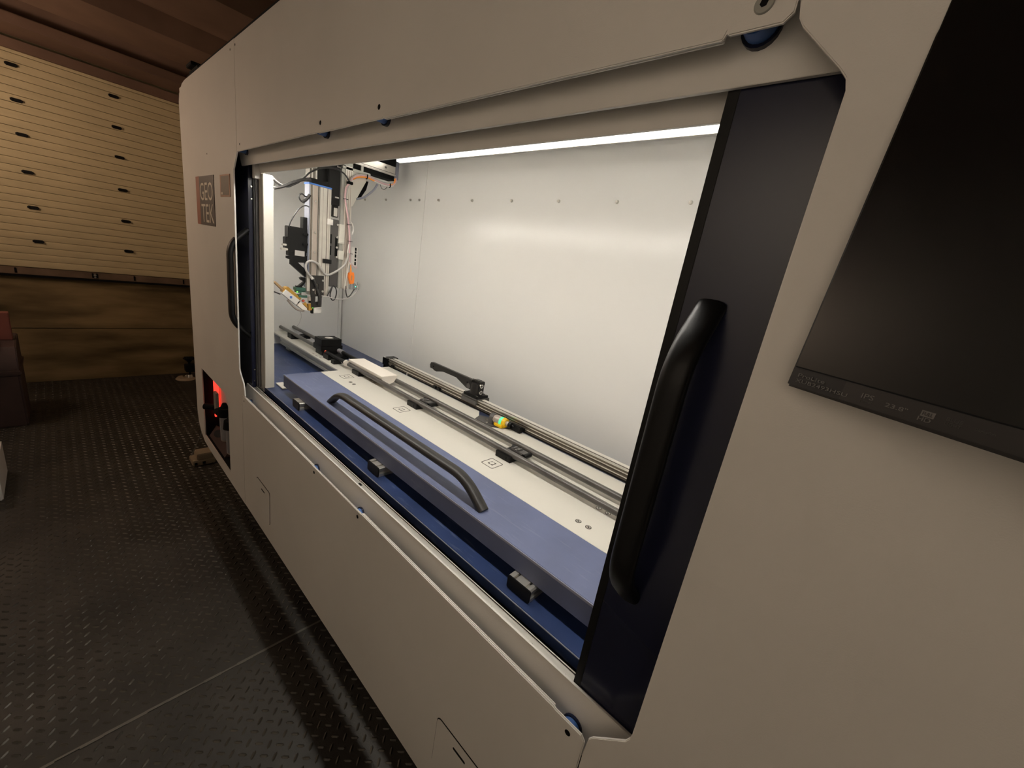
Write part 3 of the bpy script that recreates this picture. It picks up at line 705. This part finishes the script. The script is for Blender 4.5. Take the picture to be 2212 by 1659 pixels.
# rear column
gp('column', 'alu', (GX - .09, GX, 1.957, 2.030, -.43, .735), bev=.004)
for y in (1.975, 1.995, 2.013):
    gp('column_groove', 'taupe', (GX - .001, GX + .001, y - .0035, y + .0035, -.43, .70), bev=0)
gp('column_rail', 'alud', (GX - .02, GX + .004, 1.918, 1.950, -.43, .70))
gp('guide_carriage', 'white', (GX - .02, GX + .022, 1.907, 1.962, .012, .196), bev=.004)
gp('guide_carriage', 'white', (GX - .02, GX + .022, 1.907, 1.962, -.142, .020 - .075), bev=.004)
gp('carrier_plate', 'grey', (GX - .05, GX - .006, 1.82, 1.912, -.27, .23))
gp('carrier_window', 'void', (GX - .01, GX - .004, 1.828, 1.845, .0, .088), (GX - .01, GX - .004, 1.826, 1.843, -.11, -.025), (GX - .01, GX - .004, 1.878, 1.903, -.115, .065), bev=0)
for z in (.183, .066, -.03, -.122):
    b = B(); cyl(b, (GX - .006, 1.890, z), (GX + .016, 1.890, z), .0105, seg=12); mk('carrier_bolt', b, M['steel'], ga)
gp('motor', 'black', (GX - .10, GX - .012, 1.835, 1.915, .36, .70), (GX - .05, GX - .004, 1.85, 1.90, .25, .36), bev=.004)
gp('motor_plate', 'steel', (GX - .010, GX - .001, 1.855, 1.892, .258, .335))
gp('motor_bolt', 'steel', (GX - .012, GX, 1.862, 1.90, .425, .437))
gp('lower_shroud', 'grey', (GX - .06, GX - .010, 1.835, 1.925, -.42, -.27))
gp('stop_block', 'black', (GX - .02, GX + .030, 1.755, 1.835, -.195, -.155))
# vertical axis profile with grooves
zp = gp('axis_profile', 'alu', (GX - .10, GX + .010, 1.632, 1.823, -.515, .489), bev=.003)
for y0, y1, m in ((1.634, 1.648, 'bronze'), (1.650, 1.652, 'void'), (1.656, 1.697, 'taupe'), (1.699, 1.704, 'void'), (1.706, 1.712, 'bronze'), (1.7145, 1.7175, 'void'), (1.744, 1.748, 'taupe'), (1.784, 1.790, 'bronze'), (1.806, 1.810, 'taupe')):
    gp('profile_groove', m, (GX + .0092, GX + .0108, y0, y1, -.513, .487), parent=zp, bev=0)
for z in (.352, .075, -.105):
    b = B(); cyl(b, (GX + .010, 1.676, z), (GX + .017, 1.676, z), .0095, seg=12); mk('profile_screw', b, M['steel'], zp)
gp('blue_end_cap', 'blue', (GX - .105, GX + .014, 1.615, 1.826, .488, .502))
gp('drive_cover', 'black', (GX - .10, GX + .005, 1.622, 1.80, .5015, .545), (GX - .08, GX - .01, 1.80, 1.87, .42, .80), bev=.006)
gp('drive_mast', 'black', (GX - .16, GX - .06, 1.72, 1.90, .50, .80))
gp('mast_rail', 'alu', (GX - .14, GX - .055, 1.642, 1.652, .52, .80), (GX - .14, GX - .055, 1.662, 1.676, .52, .80), (GX - .14, GX - .055, 1.70, 1.715, .52, .80))
gp('white_tag', 'cable_white', (GX + .012, GX + .020, 1.788, 1.842, .170, .222))
gp('side_rail', 'cable_blue', (GX - .10, GX + .006, 1.622, 1.632, -.45, .489), bev=0)
# camera and its bracket
cb = gp('camera_housing', 'black', (GX - .11, GX - .02, 1.452, 1.625, -.125, .095), (GX - .09, GX - .015, 1.43, 1.462, -.12, -.005), (GX - .02, GX + .004, 1.575, 1.628, -.055, -.035), (GX - .02, GX + .004, 1.575, 1.628, .035, .055), bev=.005)
gp('camera_label', 'cable_grey', (GX - .021, GX - .018, 1.511, 1.598, -.160 + .0, -.112), parent=cb, bev=0)
gp('camera_lens', 'black', (GX - .10, GX - .03, 1.46, 1.62, -.17, -.125), bev=.004)
gp('camera_knob', 'alu', (GX - .05, GX - .01, 1.395, 1.45, -.125, -.105), (GX - .05, GX - .01, 1.405, 1.44, -.085, -.068), bev=.004)
gp('camera_plate', 'black', (GX - .10, GX - .03, 1.585, 1.63, .095, .195))
b = B(); prism(b, 'x', GX - .06, GX - .02, [(1.445, -.175), (1.63, -.150), (1.63, -.36), (1.600, -.345), (1.478, -.245), (1.478, -.205), (1.445, -.195)], [[(1.540, -.222), (1.618, -.216), (1.618, -.285)]]); mk('camera_bracket', b, M['black'], ga, angle=20)
# head plate with oblong window
b = B(); prism(b, 'x', GX + .008, GX + .022, [(1.640, -.325), (1.768, -.318), (1.772, -.515), (1.752, -.53), (1.752, -.625), (1.655, -.640), (1.648, -.52)], [rrect(1.682, 1.716, -.505, -.395, .014), [(1.690, -.525), (1.718, -.522), (1.718, -.575), (1.690, -.580)]])
hp = mk('head_plate', b, M['satin'], ga, angle=20)
for y, z in ((1.664, -.352), (1.758, -.365), (1.668, -.462), (1.757, -.470)):
    b = B(); cyl(b, (GX + .022, y, z), (GX + .027, y, z), .011, seg=14); o = mk('head_screw', b, M['steel'], hp)
gp('side_mount', 'alu', (GX - .03, GX + .012, 1.612, 1.640, -.48, -.31))
# X-ray head: gold and pale slanted bodies
def slab(name, m, x0, x1, pts, parent=None):
    b = B(); prism(b, 'x', x0, x1, pts, bev=.002); return mk(name, b, M[m], parent or ga, angle=20)
gd = slab('gold_case', 'gold', GX - .08, GX - .01, [(1.400, -.505), (1.432, -.462), (1.452, -.455), (1.575, -.560), (1.545, -.580), (1.500, -.590)])
slab('detector_case', 'cable_white', GX - .05, GX + .004, [(1.395, -.522), (1.428, -.480), (1.552, -.574), (1.518, -.622)])
gp('case_dot', 'blue', (GX + .004, GX + .005, 1.462, 1.482, -.560, -.538), bev=0)
slab('detector_snout', 'foam', GX - .06, GX, [(1.552, -.580), (1.618, -.650), (1.628, -.672), (1.585, -.668), (1.530, -.625)])
slab('snout_window', 'black', GX - .02, GX + .002, [(1.525, -.590), (1.545, -.578), (1.556, -.592), (1.540, -.608)])
slab('cooling_bar', 'wood_pale', GX - .08, GX - .03, [(1.335, -.425), (1.350, -.415), (1.425, -.480), (1.410, -.497)])
slab('gold_block', 'gold', GX - .03, GX + .012, [(1.628, -.605), (1.665, -.600), (1.665, -.665), (1.634, -.672)])
slab('gold_wedge', 'gold', GX - .03, GX + .004, [(1.585, -.610), (1.612, -.590), (1.628, -.650)])
gp('small_motor', 'taupe', (GX - .01, GX + .014, 1.628, 1.665, -.595, -.535), bev=.003)
gp('motor_band', 'void', (GX - .01, GX + .0145, 1.630, 1.664, -.592, -.572), bev=0)
for y0, y1, z0, z1 in ((1.52, 1.61, -.485, -.455), (1.53, 1.615, -.505, -.49), (1.545, 1.625, -.548, -.525)):
    gp('circuit_board', 'pcb', (GX - .08, GX - .005, y0, y1, z0, z1), bev=.002)
gp('board_heatsink', 'cable_grey', (GX - .05, GX, 1.568, 1.608, -.525, -.495))
gp('green_lamp', 'led_green', (GX + .000, GX + .004, 1.523, 1.532, -.500, -.490), bev=0)
slab('red_clip', 'red', GX - .03, GX + .004, [(1.578, -.578), (1.592, -.566), (1.600, -.578), (1.585, -.592)])
slab('pivot_lever', 'black', GX - .06, GX - .02, [(1.545, -.445), (1.600, -.395), (1.575, -.385), (1.560, -.365), (1.580, -.352), (1.615, -.360), (1.618, -.390), (1.575, -.455)])
slab('fixture_strut', 'black', GX - .06, GX - .02, [(1.53, -.44), (1.62, -.46), (1.615, -.475), (1.53, -.455)])
b = B(); cable(b, [(GX - .02, 1.45, -.58), (GX - .02, 1.50, -.64), (GX - .02, 1.545, -.672), (GX - .02, 1.60, -.682)], .010); mk('feed_tube', b, M['taupe'], ga)
hs = slab('height_sensor', 'cable_white', GX - .02, GX + .020, [(1.680, -.622), (1.735, -.612), (1.755, -.640), (1.748, -.690), (1.680, -.692)])
gp('sensor_back', 'black', (GX - .03, GX + .004, 1.664, 1.684, -.700, -.605), bev=.003)
gp('sensor_lamp', 'led_green', (GX + .004, GX + .008, 1.667, 1.676, -.645, -.635), bev=0)
# hub and orange adapter
gp('usb_hub', 'cable_white', (GX - .03, GX + .004, 2.032, 2.115, -.190, .002), bev=.005)
for z, w in ((-.018, .03), (-.050, .022), (-.085, .034), (-.125, .026), (-.162, .034)):
    gp('hub_port', 'void', (GX + .003, GX + .006, 2.082, 2.100, z - w / 2, z + w / 2), bev=0)
b = B(); prism(b, 'x', GX - .005, GX + .025, [(2.020, -.262), (2.075, -.252), (2.083, -.30), (2.080, -.368), (2.040, -.376), (2.022, -.31)], bev=.004); oa = mk('orange_adapter', b, M['orange'], ga)
gp('adapter_label', 'wood_pale', (GX + .0252, GX + .0258, 2.046, 2.056, -.335, -.285), parent=oa, bev=0)
b = B(); cyl(b, (GX + .01, 2.043, -.180), (GX + .01, 2.046, -.258), .005, .010, 10); mk('adapter_lead', b, M['cable_orange'], ga)
gp('clear_plug', 'clear', (GX - .005, GX + .02, 2.045, 2.072, -.43, -.378), bev=.003)
gp('teal_lamp', 'led_teal', (GX + .02, GX + .024, 2.096, 2.103, -.400, -.392), bev=0)
gp('clear_box', 'clear', (GX - .02, GX + .0, 2.085, 2.155, -.43, -.365), bev=.004)
# cables
CX = GX + .03
def gc(pts, r, m, x=CX, name='cable'):
    b = B(); cable(b, [(x if len(p) == 2 else p[0], p[-2], p[-1]) for p in pts], r); return mk(name, b, M[m], ga)
gc([(1.314, .444), (1.352, .421), (1.397, .413), (1.436, .418), (1.476, .444), (1.52, .476), (1.567, .526), (1.614, .579), (1.663, .615), (1.712, .641), (1.78, .665), (1.85, .673), (1.904, .664), (1.942, .644), (1.993, .588)], .0075, 'cable_black')
gc([(1.322, .455), (1.36, .430), (1.40, .421), (1.44, .428), (1.485, .455), (1.53, .493), (1.58, .553)], .004, 'cable_grey')
gc([(1.32, .377), (1.397, .412), (1.488, .468), (1.545, .500), (1.583, .514), (1.625, .516)], .014, 'cable_black')
gc([(1.618, .384), (1.579, .37), (1.553, .386), (1.53, .376), (1.526, .347), (1.544, .323), (1.573, .313)], .0065, 'cable_black')
gc([(1.618, .394), (1.586, .345), (1.554, .319)], .014, 'cable_black')
gc([(1.613, .287), (1.596, .293), (1.577, .292), (1.548, .276), (1.516, .24), (1.478, .178), (1.453, .125), (1.442, .085)], .0055, 'cable_black')
gc([(1.993, .594), (1.961, .553), (1.948, .509), (1.947, .434), (1.962, .362), (1.981, .279), (1.992, .208), (2.004, .12), (2.009, .062), (2.013, -.059), (2.019, -.150)], .0085, 'cable_pink')
gc([(2.003, .594), (1.973, .553), (1.962, .509), (1.960, .434), (1.975, .362), (1.994, .279), (2.007, .208), (2.016, .12), (2.021, .062), (2.024, -.059), (2.027, -.16)], .0075, 'cable_grey')
gc([(2.004, .02), (1.996, -.06), (2.012, -.13), (2.026, -.17)], .006, 'cable_white')
up = [(1.996, .602), (2.019, .636), (2.069, .666), (2.156, .685), (2.238, .676), (2.332, .664), (2.413, .669), (2.461, .689), (2.483, .727), (2.478, .752)]
gc([(y, z + .008) for y, z in up], .0085, 'cable_pink')
gc([(y, z + .018) for y, z in up[:-2]], .008, 'cable_grey')
gc([(y, z - .004) for y, z in up[1:5]], .0075, 'cable_orange')
gc([(2.40, .676), (2.44, .69), (2.468, .72), (2.468, .752)], .008, 'cable_orange')
gc([(y, z - .006) for y, z in up[4:8]], .006, 'cable_white')
gc([(2.002, -.065), (1.983, -.133), (1.952, -.199), (1.877, -.261), (1.795, -.304), (1.753, -.282), (1.704, -.216), (1.664, -.194), (1.625, -.191), (1.595, -.21), (1.584, -.246), (1.596, -.291), (1.636, -.338)], .0105, 'cable_grey', x=GX + .045)
gc([(1.636, -.338), (1.650, -.358)], .013, 'cable_white', x=GX + .045)
gc([(1.650, -.358), (1.668, -.379), (1.697, -.46), (1.716, -.508), (1.72, -.557), (1.719, -.612)], .0115, 'cable_black', x=GX + .042)
gc([(1.801, -.511), (1.829, -.459), (1.852, -.411), (1.878, -.417), (1.895, -.462), (1.886, -.522), (1.862, -.553), (1.835, -.525), (1.832, -.483), (1.852, -.415)], .0058, 'cable_black')
gc([(1.747, -.516), (1.805, -.519), (1.882, -.537), (1.948, -.538), (2.014, -.521), (2.081, -.475), (2.124, -.41), (2.126, -.367), (2.111, -.346)], .0062, 'cable_grey')
gc([(1.988, -.395), (1.993, -.455), (2.004, -.497), (2.018, -.51), (2.044, -.486), (2.066, -.45), (2.083, -.422)], .0055, 'cable_black')
gc([(1.544, -.664), (1.556, -.704), (1.555, -.746), (1.538, -.795), (1.519, -.82)], .0025, 'cable_grey')
gc([(2.304, .654), (2.325, .623), (2.354, .62), (2.381, .645), (2.394, .672)], .0028, 'cable_black')
gc([(2.063, .459), (2.132, .49), (2.196, .544), (2.243, .595), (2.276, .65)], .010, 'cable_blue')
gc([(2.005, .244), (2.028, .217), (2.04, .184), (2.04, .152), (2.033, .118)], .0065, 'cable_white')
gc([(2.015, -.142), (2.002, -.247), (1.985, -.358), (1.98, -.44)], .005, 'cable_white')
gc([(2.03, -.16), (2.055, -.185), (2.085, -.205), (2.10, -.19)], .005, 'cable_pink')
gc([(1.33, -.51), (1.40, -.535)], .006, 'cable_black', x=GX - .06)
gc([(2.09, -.355), (2.115, -.385), (2.12, -.43)], .003, 'cable_white')
b = B(); prism(b, 'x', GX - .09, GX - .05, [(2.09, .47), (2.17, .66), (2.22, .66), (2.20, .58), (2.14, .48)]); mk('drag_chain', b, M['void'], ga, angle=20)
for y, z in ((1.947, .434), (1.992, .208), (2.010, .05), (2.018, -.07)):
    b = B(); cyl(b, (CX, y + .006, z - .002), (CX, y + .006, z + .002), .024, seg=10); mk('cable_tie', b, M['void'], ga)
for y, z in ((2.156, .688), (2.413, .672)):
    b = B(); cyl(b, (CX, y - .002, z), (CX, y + .002, z), .024, seg=10); mk('cable_tie', b, M['void'], ga)
gp('lead_clip', 'void', (GX + .01, GX + .05, 1.965, 2.012, .575, .60), bev=.003)
gp('top_plate', 'alud', (GX - .10, GX - .003, 1.80, 2.03, .735, .80))

# ================================================================== MONITOR
mo_c = Vector((-0.08976, 0.95, -0.12776)); mu = Vector((0.8660254, -.5, 0)); mv = Vector((0.04357787, 0.07547909, 0.9961947)); mn = mu.cross(mv).normalized()
def ML(u, v, n): return mo_c + mu * u + mv * v + mn * n
def mbox(bm, u0, u1, v0, v1, n0, n1, bev=0.0):
    s = len(bm.verts); tmp = bmesh.new(); box(tmp, u0, u1, v0, v1, n0, n1, bev)
    for v in tmp.verts: v.co = ML(v.co.x, v.co.y, v.co.z)
    me = bpy.data.meshes.new('tmp'); tmp.to_mesh(me); tmp.free(); bm.from_mesh(me); bpy.data.meshes.remove(me)
    return bm
mo = thing('monitor', 'black flat screen monitor angled out from the right cabinet panel', 'monitor', tuple(ML(.58, .35, -.05)))
MWd, MHt = 1.172, .706
b = B(); mbox(b, 0, MWd, 0, MHt, -.030, -.0006, .004); mk('housing', b, M['bezel'], mo)
b = B(); mbox(b, .006, MWd - .006, .0415, MHt - .006, -.004, .0); mk('screen', b, M['screen'], mo, angle=0)
b = B(); mbox(b, .006, MWd - .006, .0392, .0412, -.001, .0006); mk('chin_line', b, M['void'], mo, angle=0)
b = B(); mbox(b, .25, .92, .16, .56, -.075, -.030, .01); mk('rear_cover', b, M['bezel'], mo)
st = mo
b = B(); mbox(b, .100, .345, .006, .0385, -.001, .0003); stk = mk('sticker', b, M['sticker'], mo, angle=0)
def mt(s, u0, v0, w, h, m='print_grey'):
    return text('lettering', s, M[m], mo, tuple(ML(u0, v0, .0003)), mu, mv, w, h, .0004)
mt('ProLite', .0172, .0228, .0505, .0068); mt('XUB2493HSU', .0158, .0122, .0945, .0066)
mt('IPS', .1306, .0192, .0180, .0083); mt('panel', .1316, .0122, .0165, .0048, 'print_dim')
mt('23.8"', .1662, .0168, .0295, .0068)
b = B(); mbox(b, .2115, .2277, .0192, .0283, .0002, .0006); fb = mk('full_box', b, M['print_grey'], mo, angle=0)
text('lettering', 'FULL', M['sticker'], mo, tuple(ML(.2135, .0212, .0006)), mu, mv, .0122, .0052, .0004)
mt('HD', .2105, .0120, .0155, .0062)
mt('BLUE', .2408, .0232, .0175, .0052, 'print_dim'); mt('LIGHT', .2408, .0165, .0175, .0052, 'print_dim')
mt('DisplayPort', .2716, .0205, .0205, .0042, 'print_dim'); mt('port', .281, .0148, .0105, .0040, 'print_dim') if False else None
b = B(); cyl(b, ML(.58, .36, -.075), ML(.62, .36, -.16), .05, seg=16); mk('arm_joint', b, M['black'], mo)
b = B()
p0 = ML(.62, .36, -.16); cyl(b, p0, Vector((p0.x, 1.0, p0.z)), .035, seg=14); box(b, p0.x - .09, p0.x + .09, .985, 1.0, p0.z - .11, p0.z + .11, .004)
mk('wall_arm', b, M['black'], mo)

# ================================================================== THINGS ON THE FLOOR AND IN THE RECESS
t = thing('storage_case', 'dark brown storage case on the floor at the left edge of the picture', 'case', (-8.3, -.9, FZ))
b = B(); box(b, -8.75, -7.97, -1.5, -.45, FZ, -2.28, .02); mk('case_body', b, M['casebrown'], t)
b = B(); box(b, -8.77, -7.95, -1.52, -.435, -2.28, -2.22, .012); mk('case_rim', b, M['casebrown'], t)
b = B(); prism(b, 'y', -1.5, -.45, [(-8.72, -2.22), (-7.97, -2.22), (-7.99, -2.05), (-8.08, -1.93), (-8.3, -1.88), (-8.72, -1.88)], bev=.01); mk('case_lid', b, M['casebrown'], t)
b = B(); box(b, -8.40, -8.28, -.62, -.475, -1.88, -1.52, .006); tag(mk('timber_offcut', b, M['wood_red'], base=True), 'short reddish timber block standing on the brown storage case', 'timber')
b = B(); box(b, -8.35, -8.30, -1.2, -.66, -1.88, -.9, .006); tag(mk('timber_board', b, M['wood_red'], base=True), 'tall reddish board standing on the storage case at the picture edge', 'timber')
b = B(); box(b, -8.25, -8.02, -1.0, -.62, -1.88, -1.74, .02); tag(mk('pale_block', b, M['wood_pale'], base=True), 'pale tan block lying on the brown storage case', 'block')
b = B(); box(b, -6.6, -5.90, -1.4, -.585, FZ, -2.62, .01); tag(mk('white_crate', b, M['panel'], base=True), 'white crate on the floor, only its corner showing at the left', 'crate')
t = thing('levelling_foot', 'round based levelling foot with black wing knob near the end wall', 'foot', (-9.6, 1.50, FZ))
b = B(); cyl(b, (-9.6, 1.50, FZ), (-9.6, 1.50, FZ + .035), .16, .13, 24); mk('foot_disc', b, M['beige'], t)
b = B(); cyl(b, (-9.6, 1.56, FZ + .035), (-9.6, 1.56, FZ + .09), .07, .05, 16); cyl(b, (-9.6, 1.50, FZ + .03), (-9.6, 1.48, FZ + .07), .03, seg=12); mk('foot_nut', b, M['steel'], t)
b = B(); cyl(b, (-9.6, 1.57, FZ + .09), (-9.6, 1.57, FZ + .42), .018, seg=10); mk('threaded_rod', b, M['void'], t)
b = B(); box(b, -9.68, -9.52, 1.50, 1.66, FZ + .15, FZ + .29, .01); mk('clamp_block', b, M['void'], t)
b = B(); cyl(b, (-9.6, 1.57, FZ + .33), (-9.6, 1.57, FZ + .39), .02, .06, 12); box(b, -9.66, -9.54, 1.48, 1.66, FZ + .385, FZ + .44, .02); mk('wing_knob', b, M['void'], t)
t = thing('floor_anchor', 'beige anchor block with a thin stay under the cabinet left end', 'foot', (-5.9, 1.02, FZ))
b = B(); box(b, -6.02, -5.80, .92, 1.16, FZ, FZ + .07, .01); box(b, -6.0, -5.82, .97, 1.14, FZ + .07, FZ + .15, .01); mk('anchor_body', b, M['beige'], t)
b = B(); box(b, -5.815, -5.79, .935, .965, FZ + .02, FZ + .05); box(b, -5.815, -5.79, 1.02, 1.05, FZ + .02, FZ + .05); mk('anchor_slot', b, M['void'], t)
b = B(); cyl(b, (-5.9, .93, FZ + .12), (-5.7, 1.06, FZ + .62), .006, seg=8); mk('stay_wire', b, M['alud'], t)
for x, y in ((-5.3, 1.5), (-2.9, 1.6), (-.3, 1.6), (1.4, 1.6), (-5.3, 2.7), (1.4, 2.7)):
    b = B(); cyl(b, (x, y, FZ), (x, y, FZ + .05), .10, .08, 16); cyl(b, (x, y, FZ + .05), (x, y, BOTZ), .03, seg=12); mk('cabinet_leg', b, M['void'], cab)
# air treatment set in the recess, lit by a red lamp
b = B(); box(b, -5.452, -5.42, 1.10, 1.15, -2.2, -1.72, .004); tag(mk('red_lamp', b, M['redlamp'], base=True), 'glowing red indicator lamp inside the lower left recess', 'lamp')
t = thing('latch_rail', 'upright latch with two black knobs in the red lit recess', 'latch', (-5.25, 1.06, -2.0))
b = B(); box(b, -5.22, -5.12, 1.05, 1.08, -2.02, -1.80, .005); mk('latch_body', b, M['taupe'], t)
b = B(); cyl(b, (-5.30, .98, -2.0), (-5.22, 1.06, -2.0), .035, seg=14); cyl(b, (-5.10, 1.05, -2.0), (-5.02, 1.06, -2.0), .035, seg=14); mk('latch_knob', b, M['void'], t)
for i, (x, lab) in enumerate(((-4.93, 'smoky air filter bowl with a black knob, left one in the recess'), (-4.70, 'smoky air filter bowl with a black knob, right one in the recess'))):
    t = thing('air_filter', lab, 'filter', (x, 1.09, -2.33), 'air filters in the recess')
    zz = -2.0 - .06 * i
    b = B(); cyl(b, (x, 1.09, zz - .28), (x, 1.09, zz), .05, .055, 18); mk('filter_bowl', b, M['clear'], t)
    b = B(); cyl(b, (x, 1.09, zz), (x, 1.09, zz + .09), .075, .065, 18); cyl(b, (x - .02, 1.09, zz + .09), (x - .02, 1.09, zz + .14), .04, .02, 14); mk('filter_head', b, M['void'], t)
    b = B(); cyl(b, (x, 1.09, zz - .30), (x, 1.09, zz - .28), .04, .05, 16); mk('filter_drain', b, M['taupe'], t)
b = B(); prism(b, 'x', -5.40, -4.75, [(1.03, -2.42), (1.14, -2.42), (1.14, -2.33), (1.10, -2.30)]); tag(mk('recess_flap', b, M['casebrown'], base=True), 'dark red lit duct lying on the recess floor', 'flap')  # added wedge standing in for the red lit bottom of the recess
b = B(); cyl(b, (-5.10, 1.06, -2.32), (-5.06, 1.06, -2.28), .012, .012, 10); cyl(b, (-5.07, 1.05, -2.27), (-5.01, 1.04, -2.24), .02, .045, 14); tag(mk('bell_valve', b, M['grey'], base=True), 'small bell shaped valve above the red lit duct', 'valve')
